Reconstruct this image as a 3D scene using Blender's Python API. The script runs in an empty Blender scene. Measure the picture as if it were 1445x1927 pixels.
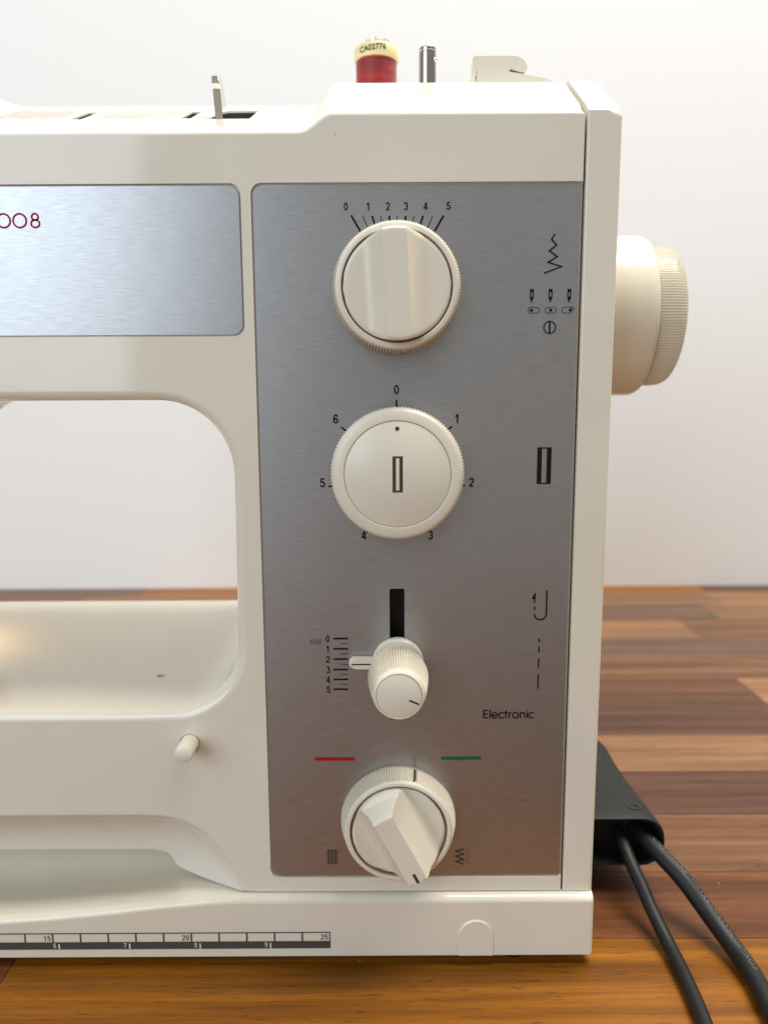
import bpy, bmesh, math, random
from mathutils import Vector, Matrix
from math import sin, cos, pi, sqrt, radians
random.seed(7)
scene = bpy.context.scene
COL = scene.collection

# All lengths below are written in centimetres in machine coordinates
# (x right, y away from the front panel, z up); the worktop lies at z = ZT.
ZT = 0.25
def W(p):
    return Vector((p[0]*0.01, p[1]*0.01, (p[2]-ZT)*0.01))

# ------------------------------------------------------------------ camera
cd = bpy.data.cameras.new('camera')
cam = bpy.data.objects.new('camera', cd); COL.objects.link(cam)
cam.location = W((0, -25.0, 20.4))
cam.rotation_euler = (Matrix.Rotation(radians(90-8.7), 4, 'X') @ Matrix.Rotation(-0.0053, 4, 'Z')).to_euler()
cd.sensor_fit = 'VERTICAL'; cd.sensor_height = 7.6; cd.sensor_width = 5.7
cd.lens = 7.6*1448/1927
cd.clip_start = 0.01; cd.clip_end = 50
cd.dof.use_dof = True; cd.dof.focus_distance = 0.250; cd.dof.aperture_fstop = 2.2
scene.camera = cam

# ------------------------------------------------------------------ light
world = bpy.data.worlds.new('World'); scene.world = world
world.use_nodes = True
bg = world.node_tree.nodes['Background']
bg.inputs[0].default_value = (1.0, 0.97, 0.93, 1); bg.inputs[1].default_value = 0.38

def area(name, loc, target, sx, sy, power, col):
    l = bpy.data.lights.new(name, 'AREA'); l.shape = 'RECTANGLE'; l.size = sx*0.01; l.size_y = sy*0.01
    l.energy = power; l.color = col
    o = bpy.data.objects.new(name, l); COL.objects.link(o)
    o.location = W(loc); d = W(target)-W(loc)
    o.rotation_euler = d.to_track_quat('-Z', 'Y').to_euler()
    return o
area('window_light', (-145, -190, 100), (-10, 0, 20), 165, 170, 34, (0.77, 0.885, 1.0))
area('ceiling_light', (65, 18, 210), (5, 10, 0), 130, 120, 91, (1.0, 0.955, 0.875))

vs = scene.view_settings
vs.view_transform = 'Standard'; vs.look = 'None'; vs.exposure = 0; vs.gamma = 1; vs.use_curve_mapping = False

# ------------------------------------------------------------------ materials
def mat(name):
    m = bpy.data.materials.new(name); m.use_nodes = True
    nt = m.node_tree; return m, nt, nt.nodes['Principled BSDF']
def node(nt, t, **kw):
    n = nt.nodes.new(t)
    for k, v in kw.items():
        setattr(n, k, v)
    return n
def plain(name, col, rough=0.5, metal=0.0, spec=0.5):
    m, nt, b = mat(name)
    b.inputs['Base Color'].default_value = (*col, 1); b.inputs['Roughness'].default_value = rough
    b.inputs['Metallic'].default_value = metal; b.inputs['Specular IOR Level'].default_value = spec
    return m
def plastic(name, col, rough=0.28, grime=0.05, bump=0.03):
    m, nt, b = mat(name)
    tc = node(nt, 'ShaderNodeTexCoord')
    n1 = node(nt, 'ShaderNodeTexNoise'); n1.inputs['Scale'].default_value = 22; n1.inputs['Detail'].default_value = 5
    nt.links.new(tc.outputs['Object'], n1.inputs['Vector'])
    r = node(nt, 'ShaderNodeValToRGB')
    r.color_ramp.elements[0].position = 0.35; r.color_ramp.elements[1].position = 0.65
    d = 1-grime
    r.color_ramp.elements[0].color = (col[0]*d, col[1]*d, col[2]*d*0.985, 1); r.color_ramp.elements[1].color = (*col, 1)
    nt.links.new(n1.outputs['Fac'], r.inputs['Fac'])
    ny = node(nt, 'ShaderNodeTexNoise'); ny.inputs['Scale'].default_value = 5; ny.inputs['Detail'].default_value = 3
    nt.links.new(tc.outputs['Object'], ny.inputs['Vector'])
    ry = node(nt, 'ShaderNodeValToRGB'); ry.color_ramp.elements[0].position = 0.4; ry.color_ramp.elements[1].position = 0.7
    ry.color_ramp.elements[0].color = (1, 1, 1, 1); ry.color_ramp.elements[1].color = (1.0, 0.985, 0.93, 1)
    nt.links.new(ny.outputs['Fac'], ry.inputs['Fac'])
    yl = node(nt, 'ShaderNodeMixRGB', blend_type='MULTIPLY'); yl.inputs['Fac'].default_value = 1
    nt.links.new(r.outputs['Color'], yl.inputs['Color1']); nt.links.new(ry.outputs['Color'], yl.inputs['Color2'])
    r = yl
    # sparse specks of dirt
    v = node(nt, 'ShaderNodeTexVoronoi'); v.inputs['Scale'].default_value = 42
    nt.links.new(tc.outputs['Object'], v.inputs['Vector'])
    lt = node(nt, 'ShaderNodeMath', operation='LESS_THAN'); lt.inputs[1].default_value = 0.014
    nt.links.new(v.outputs['Distance'], lt.inputs[0])
    sc = node(nt, 'ShaderNodeMath', operation='MULTIPLY'); sc.inputs[1].default_value = 0.35
    nt.links.new(lt.outputs[0], sc.inputs[0])
    mx = node(nt, 'ShaderNodeMixRGB'); mx.inputs['Color2'].default_value = (0.12, 0.10, 0.08, 1)
    nt.links.new(sc.outputs[0], mx.inputs['Fac']); nt.links.new(r.outputs['Color'], mx.inputs['Color1'])
    nt.links.new(mx.outputs['Color'], b.inputs['Base Color'])
    # smudged gloss
    n2 = node(nt, 'ShaderNodeTexNoise'); n2.inputs['Scale'].default_value = 60; n2.inputs['Detail'].default_value = 6
    nt.links.new(tc.outputs['Object'], n2.inputs['Vector'])
    mr = node(nt, 'ShaderNodeMapRange'); mr.inputs['To Min'].default_value = rough*0.75; mr.inputs['To Max'].default_value = rough*1.3
    nt.links.new(n2.outputs['Fac'], mr.inputs['Value']); nt.links.new(mr.outputs['Result'], b.inputs['Roughness'])
    n3 = node(nt, 'ShaderNodeTexNoise'); n3.inputs['Scale'].default_value = 900
    nt.links.new(tc.outputs['Object'], n3.inputs['Vector'])
    bp = node(nt, 'ShaderNodeBump'); bp.inputs['Strength'].default_value = bump; bp.inputs['Distance'].default_value = 0.0004
    nt.links.new(n3.outputs['Fac'], bp.inputs['Height']); nt.links.new(bp.outputs['Normal'], b.inputs['Normal'])
    b.inputs['Specular IOR Level'].default_value = 0.5
    return m
CREAM = plastic('cream_plastic', (0.755, 0.715, 0.625), 0.075)
CREAM_LIGHT = plastic('cream_cover_plastic', (0.755, 0.71, 0.61), 0.08)
KNOB = plastic('dial_plastic', (0.76, 0.71, 0.60), 0.30, bump=0.08)
WHEEL = plastic('handwheel_plastic', (0.78, 0.74, 0.63), 0.16)
BLACK = plain('dark_recess', (0.012, 0.011, 0.010), 0.6)
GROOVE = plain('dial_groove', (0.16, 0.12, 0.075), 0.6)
INK = plain('black_print', (0.008, 0.007, 0.007), 0.6, 0, 0.15)
INK_BROWN = plain('dark_grey_print', (0.06, 0.048, 0.038), 0.6, 0, 0.2)
INK_RULER = plain('ruler_print', (0.07, 0.064, 0.06), 0.5, 0, 0.3)
INK_FAINT = plain('faint_grey_print', (0.47, 0.43, 0.37), 0.4)
WHITE_INK = plain('white_print', (0.75, 0.72, 0.66), 0.45)
RED = plain('red_print', (0.36, 0.010, 0.014), 0.6, 0, 0.15)
RASPBERRY = plain('raspberry_print', (0.40, 0.008, 0.055), 0.6, 0, 0.15)
GREEN = plain('green_print', (0.004, 0.12, 0.03), 0.6, 0, 0.15)
CHROME = plain('chrome', (0.78, 0.74, 0.66), 0.09, 1.0)
STEEL = plain('steel', (0.42, 0.40, 0.36), 0.22, 1.0)
RUBBER = plastic('black_rubber', (0.010, 0.011, 0.011), 0.48, grime=0.3, bump=0.15)
RUBBER.node_tree.nodes['Principled BSDF'].inputs['Specular IOR Level'].default_value = 0.28
RUBBER_INK = plain('embossed_cable_text', (0.10, 0.10, 0.095), 0.6)
CAPMAT = plastic('spool_cap_plastic', (0.80, 0.70, 0.40), 0.4)
PAPER = plain('torn_label_paper', (0.62, 0.56, 0.48), 0.8)
LENS = plain('lamp_lens', (0.9, 0.8, 0.6), 0.4)
LENS.node_tree.nodes['Principled BSDF'].inputs['Emission Color'].default_value = (1, 0.72, 0.4, 1)
LENS.node_tree.nodes['Principled BSDF'].inputs['Emission Strength'].default_value = 4

def make_aluminium():
    m, nt, b = mat('brushed_aluminium')
    tc = node(nt, 'ShaderNodeTexCoord')
    mp = node(nt, 'ShaderNodeMapping'); mp.inputs['Scale'].default_value = (200, 1, 4200)
    nt.links.new(tc.outputs['Object'], mp.inputs['Vector'])
    n = node(nt, 'ShaderNodeTexNoise'); n.inputs['Scale'].default_value = 1; n.inputs['Detail'].default_value = 3
    nt.links.new(mp.outputs['Vector'], n.inputs['Vector'])
    mp2 = node(nt, 'ShaderNodeMapping'); mp2.inputs['Scale'].default_value = (170, 1, 2900)
    nt.links.new(tc.outputs['Object'], mp2.inputs['Vector'])
    n2 = node(nt, 'ShaderNodeTexNoise'); n2.inputs['Scale'].default_value = 1; n2.inputs['Detail'].default_value = 5
    nt.links.new(mp2.outputs['Vector'], n2.inputs['Vector'])
    r = node(nt, 'ShaderNodeMapRange'); r.inputs['From Min'].default_value = 0.3; r.inputs['From Max'].default_value = 0.7
    r.inputs['To Min'].default_value = 0.33; r.inputs['To Max'].default_value = 0.42
    nt.links.new(n.outputs['Fac'], r.inputs['Value']); nt.links.new(r.outputs['Result'], b.inputs['Roughness'])
    cr = node(nt, 'ShaderNodeMapRange'); cr.inputs['From Min'].default_value = 0.3; cr.inputs['From Max'].default_value = 0.7
    cr.inputs['To Min'].default_value = 0.40; cr.inputs['To Max'].default_value = 0.475
    nt.links.new(n2.outputs['Fac'], cr.inputs['Value'])
    cc = node(nt, 'ShaderNodeCombineColor')
    for i in range(3): nt.links.new(cr.outputs['Result'], cc.inputs[i])
    tint = node(nt, 'ShaderNodeMixRGB', blend_type='MULTIPLY'); tint.inputs['Fac'].default_value = 1; tint.inputs['Color2'].default_value = (0.97, 0.985, 1.0, 1)
    nt.links.new(cc.outputs[0], tint.inputs['Color1']); nt.links.new(tint.outputs[0], b.inputs['Base Color'])
    b.inputs['Metallic'].default_value = 1.0
    b.inputs['Anisotropic'].default_value = 0.55; b.inputs['Anisotropic Rotation'].default_value = 0.25
    tg = node(nt, 'ShaderNodeTangent', direction_type='UV_MAP'); tg.uv_map = 'UVMap'
    nt.links.new(tg.outputs[0], b.inputs['Tangent'])
    bp = node(nt, 'ShaderNodeBump'); bp.inputs['Strength'].default_value = 0.06; bp.inputs['Distance'].default_value = 0.0002
    nt.links.new(n.outputs['Fac'], bp.inputs['Height']); nt.links.new(bp.outputs['Normal'], b.inputs['Normal'])
    return m
ALU = make_aluminium()

def make_wood():
    m, nt, b = mat('oiled_hardwood')
    oi = node(nt, 'ShaderNodeObjectInfo'); tc = node(nt, 'ShaderNodeTexCoord')
    ofs = node(nt, 'ShaderNodeMath', operation='MULTIPLY'); ofs.inputs[1].default_value = 40
    nt.links.new(oi.outputs['Random'], ofs.inputs[0])
    cv = node(nt, 'ShaderNodeCombineXYZ'); nt.links.new(ofs.outputs[0], cv.inputs[0]); nt.links.new(ofs.outputs[0], cv.inputs[2])
    va = node(nt, 'ShaderNodeVectorMath', operation='ADD')
    nt.links.new(tc.outputs['Object'], va.inputs[0]); nt.links.new(cv.outputs[0], va.inputs[1])
    def tex(sx, sy, det, dist=0.0):
        mp = node(nt, 'ShaderNodeMapping'); mp.inputs['Scale'].default_value = (sx, sy, sy)
        nt.links.new(va.outputs[0], mp.inputs['Vector'])
        n = node(nt, 'ShaderNodeTexNoise'); n.inputs['Scale'].default_value = 1; n.inputs['Detail'].default_value = det
        n.inputs['Distortion'].default_value = dist
        nt.links.new(mp.outputs['Vector'], n.inputs['Vector']); return n
    broad = tex(4, 120, 5, 0.8); fine = tex(28, 900, 3, 0.2); pores = tex(130, 1500, 2)
    r1 = node(nt, 'ShaderNodeMapRange'); r1.inputs['From Min'].default_value = 0.3; r1.inputs['From Max'].default_value = 0.7
    r1.inputs['To Min'].default_value = 0.55; r1.inputs['To Max'].default_value = 1.38
    nt.links.new(broad.outputs['Fac'], r1.inputs['Value'])
    r2 = node(nt, 'ShaderNodeMapRange'); r2.inputs['From Min'].default_value = 0.3; r2.inputs['From Max'].default_value = 0.7
    r2.inputs['To Min'].default_value = 0.82; r2.inputs['To Max'].default_value = 1.14
    nt.links.new(fine.outputs['Fac'], r2.inputs['Value'])
    r3 = node(nt, 'ShaderNodeMapRange'); r3.inputs['From Min'].default_value = 0.62; r3.inputs['From Max'].default_value = 0.72
    r3.inputs['To Min'].default_value = 1.0; r3.inputs['To Max'].default_value = 0.5
    nt.links.new(pores.outputs['Fac'], r3.inputs['Value'])
    mu = node(nt, 'ShaderNodeMath', operation='MULTIPLY'); nt.links.new(r1.outputs[0], mu.inputs[0]); nt.links.new(r2.outputs[0], mu.inputs[1])
    mu2 = node(nt, 'ShaderNodeMath', operation='MULTIPLY'); nt.links.new(mu.outputs[0], mu2.inputs[0]); nt.links.new(r3.outputs[0], mu2.inputs[1])
    vm = node(nt, 'ShaderNodeVectorMath', operation='SCALE')
    nt.links.new(oi.outputs['Color'], vm.inputs[0]); nt.links.new(mu2.outputs[0], vm.inputs['Scale'])
    # crumbs and pale scuffs
    v = node(nt, 'ShaderNodeTexVoronoi'); v.inputs['Scale'].default_value = 75
    nt.links.new(va.outputs[0], v.inputs['Vector'])
    lt = node(nt, 'ShaderNodeMath', operation='LESS_THAN'); lt.inputs[1].default_value = 0.035
    nt.links.new(v.outputs['Distance'], lt.inputs[0])
    wn = node(nt, 'ShaderNodeTexNoise'); wn.inputs['Scale'].default_value = 30
    nt.links.new(va.outputs[0], wn.inputs['Vector'])
    gt = node(nt, 'ShaderNodeMath', operation='GREATER_THAN'); gt.inputs[1].default_value = 0.58
    nt.links.new(wn.outputs['Fac'], gt.inputs[0])
    an = node(nt, 'ShaderNodeMath', operation='MULTIPLY'); nt.links.new(lt.outputs[0], an.inputs[0]); nt.links.new(gt.outputs[0], an.inputs[1])
    an2 = node(nt, 'ShaderNodeMath', operation='MULTIPLY'); an2.inputs[1].default_value = 0.6; nt.links.new(an.outputs[0], an2.inputs[0])
    mx = node(nt, 'ShaderNodeMixRGB'); mx.inputs['Color2'].default_value = (0.6, 0.42, 0.25, 1)
    nt.links.new(an2.outputs[0], mx.inputs['Fac']); nt.links.new(vm.outputs[0], mx.inputs['Color1'])
    nt.links.new(mx.outputs[0], b.inputs['Base Color'])
    rr = node(nt, 'ShaderNodeMapRange'); rr.inputs['To Min'].default_value = 0.28; rr.inputs['To Max'].default_value = 0.48
    nt.links.new(broad.outputs['Fac'], rr.inputs['Value']); nt.links.new(rr.outputs[0], b.inputs['Roughness'])
    bp = node(nt, 'ShaderNodeBump'); bp.inputs['Strength'].default_value = 0.10; bp.inputs['Distance'].default_value = 0.0006
    nt.links.new(mu2.outputs[0], bp.inputs['Height']); nt.links.new(bp.outputs['Normal'], b.inputs['Normal'])
    b.inputs['Specular IOR Level'].default_value = 0.20
    return m
WOOD = make_wood()
def make_thread():
    m, nt, b = mat('red_thread')
    tc = node(nt, 'ShaderNodeTexCoord'); mp = node(nt, 'ShaderNodeMapping'); mp.inputs['Scale'].default_value = (60, 60, 900)
    nt.links.new(tc.outputs['Object'], mp.inputs['Vector'])
    n = node(nt, 'ShaderNodeTexNoise'); n.inputs['Scale'].default_value = 1; nt.links.new(mp.outputs[0], n.inputs['Vector'])
    r = node(nt, 'ShaderNodeValToRGB'); r.color_ramp.elements[0].color = (0.13, 0.004, 0.006, 1); r.color_ramp.elements[1].color = (0.45, 0.014, 0.018, 1)
    r.color_ramp.elements[0].position = 0.3; r.color_ramp.elements[1].position = 0.7
    nt.links.new(n.outputs['Fac'], r.inputs['Fac']); nt.links.new(r.outputs[0], b.inputs['Base Color'])
    b.inputs['Roughness'].default_value = 0.55; b.inputs['Sheen Weight'].default_value = 0.3
    return m
THREAD = make_thread()
def make_wall():
    m, nt, b = mat('white_painted_wall')
    tc = node(nt, 'ShaderNodeTexCoord')
    n = node(nt, 'ShaderNodeTexNoise'); n.inputs['Scale'].default_value = 4; n.inputs['Detail'].default_value = 6
    nt.links.new(tc.outputs['Object'], n.inputs['Vector'])
    r = node(nt, 'ShaderNodeValToRGB'); r.color_ramp.elements[0].color = (0.845, 0.853, 0.85, 1); r.color_ramp.elements[1].color = (0.855, 0.863, 0.86, 1)
    nt.links.new(n.outputs['Fac'], r.inputs['Fac']); nt.links.new(r.outputs[0], b.inputs['Base Color'])
    b.inputs['Roughness'].default_value = 0.55
    n2 = node(nt, 'ShaderNodeTexNoise'); n2.inputs['Scale'].default_value = 160; n2.inputs['Detail'].default_value = 4
    nt.links.new(tc.outputs['Object'], n2.inputs['Vector'])
    bp = node(nt, 'ShaderNodeBump'); bp.inputs['Strength'].default_value = 0.06; bp.inputs['Distance'].default_value = 0.002
    nt.links.new(n2.outputs['Fac'], bp.inputs['Height']); nt.links.new(bp.outputs['Normal'], b.inputs['Normal'])
    return m
WALL = make_wall()

# ------------------------------------------------------------------ mesh helpers
WORLD_LOC = {}
class MB:
    """collects shapes (cm) and links them as ONE mesh object"""
    def __init__(s): s.v = []; s.f = []
    def add(s, v, f):
        n = len(s.v); s.v += [tuple(p) for p in v]; s.f += [tuple(i+n for i in q) for q in f]; return s
    def box(s, x0, x1, y0, y1, z0, z1):
        v = [(x, y, z) for z in (z0, z1) for y in (y0, y1) for x in (x0, x1)]
        return s.add(v, [(0,2,3,1),(4,5,7,6),(0,1,5,4),(2,6,7,3),(0,4,6,2),(1,3,7,5)])
    def rings(s, rows, cap0=True, cap1=True, closed=True):
        n = len(rows[0]); v = [p for r in rows for p in r]; f = []
        m = n if closed else n-1
        for i in range(len(rows)-1):
            for j in range(m):
                k = (j+1) % n
                f.append((i*n+j, i*n+k, (i+1)*n+k, (i+1)*n+j))
        if cap0: f.append(tuple(range(n))[::-1])
        if cap1: f.append(tuple((len(rows)-1)*n+j for j in range(n)))
        return s.add(v, f)
    def prism(s, out, fn, h0, h1):
        return s.rings([[fn(a, b, h0) for a, b in out], [fn(a, b, h1) for a, b in out]])
    def sheet(s, polys, fn):
        for v, f in polys: s.add([fn(a, b) for a, b in v], f)
        return s
    def tube(s, path, r, n=20, taper=None):
        P = [Vector(p) for p in path]; rows = []; up = Vector((0, 0, 1))
        for i, p in enumerate(P):
            t = (P[min(i+1, len(P)-1)]-P[max(i-1, 0)]).normalized()
            a = t.cross(up).normalized(); b = a.cross(t)
            rr = r if taper is None else taper(i/(len(P)-1))
            rows.append([tuple(p+a*rr*cos(2*pi*k/n)+b*rr*sin(2*pi*k/n)) for k in range(n)])
        return s.rings(rows)
    def build(s, name, m, parent=None, angle=35, weighted=False, uv=None, flat=False, bevel=0):
        c = Vector((0, 0, 0))
        lo = [min(p[i] for p in s.v) for i in range(3)]; hi = [max(p[i] for p in s.v) for i in range(3)]
        c = Vector([(lo[i]+hi[i])/2 for i in range(3)])
        me = bpy.data.meshes.new(name)
        me.from_pydata([tuple((Vector(p)-c)*0.01) for p in s.v], [], s.f)
        bm = bmesh.new(); bm.from_mesh(me)
        bmesh.ops.remove_doubles(bm, verts=bm.verts, dist=1e-7)
        bmesh.ops.recalc_face_normals(bm, faces=bm.faces)
        bm.to_mesh(me); bm.free()
        return link(name, me, m, W(c), parent, angle, weighted, uv, flat, bevel)
def finish(me, angle, flat=False):
    for p in me.polygons: p.use_smooth = not flat
    if not flat: me.set_sharp_from_angle(angle=radians(angle))
def link(name, me, m, wc, parent=None, angle=35, weighted=False, uv=None, flat=False, bevel=0):
    me.materials.clear(); me.materials.append(m)
    if not me.validate(): pass
    finish(me, angle, flat)
    o = bpy.data.objects.new(name, me); COL.objects.link(o)
    WORLD_LOC[o.name] = wc
    if parent:
        o.parent = parent; o.location = wc-WORLD_LOC[parent.name]
    else: o.location = wc
    if bevel:
        b = o.modifiers.new('edge', 'BEVEL'); b.width = bevel*0.01; b.segments = 3; b.limit_method = 'ANGLE'; b.angle_limit = radians(40); b.harden_normals = True
    if weighted:
        w = o.modifiers.new('normals', 'WEIGHTED_NORMAL'); w.keep_sharp = True; w.weight = 80
    if uv: add_uv(me)
    return o
def add_uv(me):
    u = me.uv_layers.new(name='UVMap')
    for l in me.loops:
        co = me.vertices[l.vertex_index].co; u.data[l.index].uv = (co.x*10, co.z*10)
def empty(name, loc, label, cat):
    o = bpy.data.objects.new(name, None); COL.objects.link(o); o.empty_display_size = 0.02
    o.location = W(loc); WORLD_LOC[o.name] = W(loc); o['label'] = label; o['category'] = cat
    return o
def cut(o, cutters, angle=35):
    """subtract closed shapes (cm, machine coordinates) from an object"""
    tmp = MB()
    for c in cutters: tmp.add(c.v, c.f)
    t = tmp.build('cutter', BLACK)
    loc = WORLD_LOC[o.name]
    par, o.parent = o.parent, None; keep = o.location.copy(); o.location = loc
    mods = [(md.type) for md in o.modifiers]
    o.modifiers.clear()
    b = o.modifiers.new('b', 'BOOLEAN'); b.operation = 'DIFFERENCE'; b.object = t; b.solver = 'EXACT'
    bpy.context.view_layer.update()
    dg = bpy.context.evaluated_depsgraph_get()
    me = bpy.data.meshes.new_from_object(o.evaluated_get(dg))
    o.modifiers.clear(); old = o.data; mt = old.materials[0]
    me.materials.clear(); me.materials.append(mt); o.data = me; me.name = o.name
    o.parent = par; o.location = keep
    bpy.data.objects.remove(t)
    finish(me, angle)
    if 'WEIGHTED_NORMAL' in mods:
        w = o.modifiers.new('normals', 'WEIGHTED_NORMAL'); w.keep_sharp = True; w.weight = 80
def arc(cx, cz, r, a0, a1, n):
    return [(cx+r*cos(radians(a0+(a1-a0)*i/n)), cz+r*sin(radians(a0+(a1-a0)*i/n))) for i in range(n+1)]
def rrect(x0, x1, z0, z1, r, n=6):
    """rounded rectangle; r = (top right, top left, bottom left, bottom right)"""
    if not isinstance(r, tuple): r = (r,)*4
    out = []
    for (cx, cz, a, q) in ((x1, z1, 0, r[0]), (x0, z1, 90, r[1]), (x0, z0, 180, r[2]), (x1, z0, 270, r[3])):
        if q <= 0: out.append((cx, cz)); continue
        ex = cx-q if a in (0, 270) else cx+q; ez = cz-q if a in (0, 90) else cz+q
        out += arc(ex, ez, q, a, a+90, n)
    return out
def stroke(pts, w, closed=False):
    n = len(pts); P = [Vector(p) for p in pts]; L = []; R = []
    for i in range(n):
        a = P[(i-1) % n] if (closed or i > 0) else None; b = P[(i+1) % n] if (closed or i < n-1) else None
        d1 = (P[i]-a).normalized() if a is not None else None; d2 = (b-P[i]).normalized() if b is not None else None
        if d1 is None: d1 = d2
        if d2 is None: d2 = d1
        n1 = Vector((-d1.y, d1.x)); n2 = Vector((-d2.y, d2.x)); m = (n1+n2)
        m = m.normalized() if m.length > 1e-6 else n1
        k = min(1/max(m.dot(n1), 0.2), 2.6)
        L.append(P[i]+m*k*w/2); R.append(P[i]-m*k*w/2)
    v = [tuple(p) for p in L]+[tuple(p) for p in R]; f = []
    for i in range(n if closed else n-1):
        j = (i+1) % n; f.append((i, j, n+j, n+i))
    return (v, f)
def poly(pts): return (list(pts), [tuple(range(len(pts)))])
def text(body, cx, cz, height, bold=0.02, squeeze=1.0, align='C'):
    cu = bpy.data.curves.new('t', 'FONT'); cu.body = body; cu.size = 1; cu.offset = bold; cu.resolution_u = 6
    o = bpy.data.objects.new('t', cu); COL.objects.link(o)
    bpy.context.view_layer.update()
    me = bpy.data.meshes.new_from_object(o.evaluated_get(bpy.context.evaluated_depsgraph_get()))
    v = [(p.co.x, p.co.y) for p in me.vertices]; f = [tuple(p.vertices) for p in me.polygons]
    bpy.data.objects.remove(o); bpy.data.curves.remove(cu); bpy.data.meshes.remove(me)
    x0 = min(p[0] for p in v); x1 = max(p[0] for p in v); z0 = min(p[1] for p in v); z1 = max(p[1] for p in v)
    s = height/(z1-z0); w = (x1-x0)*s*squeeze
    ox = {'C': cx-w/2, 'L': cx, 'R': cx-w}[align]
    return ([(ox+(a-x0)*s*squeeze, cz-height/2+(b-z0)*s) for a, b in v], f)
def ell(cx, cz, rx, rz, a0, a1, n=18):
    return [(cx+rx*cos(radians(a0+(a1-a0)*i/n)), cz+rz*sin(radians(a0+(a1-a0)*i/n))) for i in range(n+1)]
SIX = [[(.455, .74)]+ell(.285, .64, .20, .29, 45, 180)+[(.085, .31)], ell(.285, .305, .20, .235, 0, 360)]
GLYPH = {
 '0': [ell(.28, .5, .20, .425, 0, 360, 28)],
 '1': [[(.34, 0), (.34, 1)], [(.08, .745), (.20, .765), (.28, .84), (.31, .94)]],
 '2': [ell(.28, .695, .20, .235, 172, -38)+[(.10, .12)], [(.05, .07), (.50, .07)]],
 '3': [ell(.27, .71, .18, .22, 165, -85), ell(.27, .29, .205, .22, 88, -168)],
 '4': [[(.385, 0), (.385, 1)], [(.36, .95), (.065, .30)], [(.02, .265), (.54, .265)]],
 '5': [[(.49, .93), (.13, .93)], [(.145, .95), (.10, .50)], ell(.275, .325, .21, .255, 142, -165)],
 '6': SIX, '7': [[(.04, .93), (.51, .93)], [(.485, .90), (.33, .58), (.25, .30), (.22, 0)]],
 '8': [ell(.28, .72, .165, .21, 0, 360), ell(.28, .285, .20, .215, 0, 360)],
 '9': [[(.56-a, 1-b) for a, b in p] for p in SIX]}
def digits(body, cx, cz, height, weight=0.17, align='C', squeeze=1.0):
    out = []; adv = 0.64*height*squeeze; w = adv*len(body)-0.08*height
    x = {'C': cx-w/2, 'L': cx, 'R': cx-w}[align]
    for ch in body:
        for p in GLYPH[ch]:
            loop = p[0][0] == p[-1][0] or (abs(p[0][0]-p[-1][0])+abs(p[0][1]-p[-1][1]) < 1e-6)
            q = [(x+a*height*squeeze, cz-height/2+b*height) for a, b in (p[:-1] if loop and len(p) > 12 else p)]
            out.append(stroke(q, weight*height, loop and len(p) > 12))
        x += adv
    return out
def lathe(rows, frame, n, tooth=None):
    """rows: (radius, height, rib depth); frame(u, v, h) -> point"""
    out = []
    for r, h, d in rows:
        ring = []
        for k in range(n):
            a = 2*pi*k/n; rr = r-(d*tooth(k, a) if tooth and d else 0)
            ring.append(frame(rr*cos(a), rr*sin(a), h))
        out.append(ring)
    return out
def panel_frame(cx, cz):
    return lambda u, v, h: (cx+u, -h, cz+v)
def front(y): return lambda a, b: (a, y, b)

# ------------------------------------------------------------------ worktop and wall
worktop = MB().box(-115, 115, -52, 54.2, -2.6, 0.2).build('worktop', plain('worktop_core', (0.10, 0.05, 0.025), 0.6))
worktop['kind'] = 'structure'
C_DARK = (0.105, 0.043, 0.020); C_PURPLE = (0.090, 0.038, 0.022); C_MID = (0.152, 0.069, 0.030); C_RED = (0.120, 0.043, 0.014)
C_GOLD = (0.225, 0.080, 0.007); C_LIGHT = (0.235, 0.118, 0.054); C_TAN = (0.195, 0.097, 0.044); C_GREY = (0.125, 0.070, 0.042)
ALL = (C_DARK, C_PURPLE, C_MID, C_RED, C_GOLD, C_TAN, C_GREY, C_MID)
edges = [54.2, 51.4, 46.9, 42.0, 36.8, 32.1, 27.4, 22.8, 18.3, 13.9, 9.55, 5.05, 1.0, -3.5]
while edges[-1] > -50: edges.append(edges[-1]-4.5)
# per row: (joint x, ...) with colours between, for the rows that can be seen
rows = {
 0: ([-25, 33], [C_GREY, C_GOLD, C_DARK]),
 1: ([-30, 32.5], [C_MID, C_TAN, C_LIGHT]),
 2: ([-22, 30.3], [C_MID, C_GREY, C_TAN]),
 3: ([-18, 26.3], [C_TAN, C_LIGHT, C_MID]),
 4: ([-10, 52], [C_MID, C_GREY, C_TAN]),
 5: ([-34, 44], [C_GREY, C_MID, C_DARK]),
 6: ([-14, 25.0], [C_TAN, C_DARK, C_LIGHT]),
 7: ([-28, 38], [C_MID, C_PURPLE, C_TAN]),
 8: ([-8, 47], [C_GREY, C_LIGHT, C_MID]),
 9: ([-20, 33], [C_GOLD, C_PURPLE, C_TAN]),
 10: ([-38, 28], [C_DARK, C_MID, C_RED]),
 11: ([2, 41], [C_TAN, C_RED, C_MID]),
 12: ([-13.4, 36], [C_RED, C_GOLD, C_PURPLE]),
 13: ([-24, 30], [C_TAN, C_GOLD, C_MID]),
}
stave_n = 0
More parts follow.
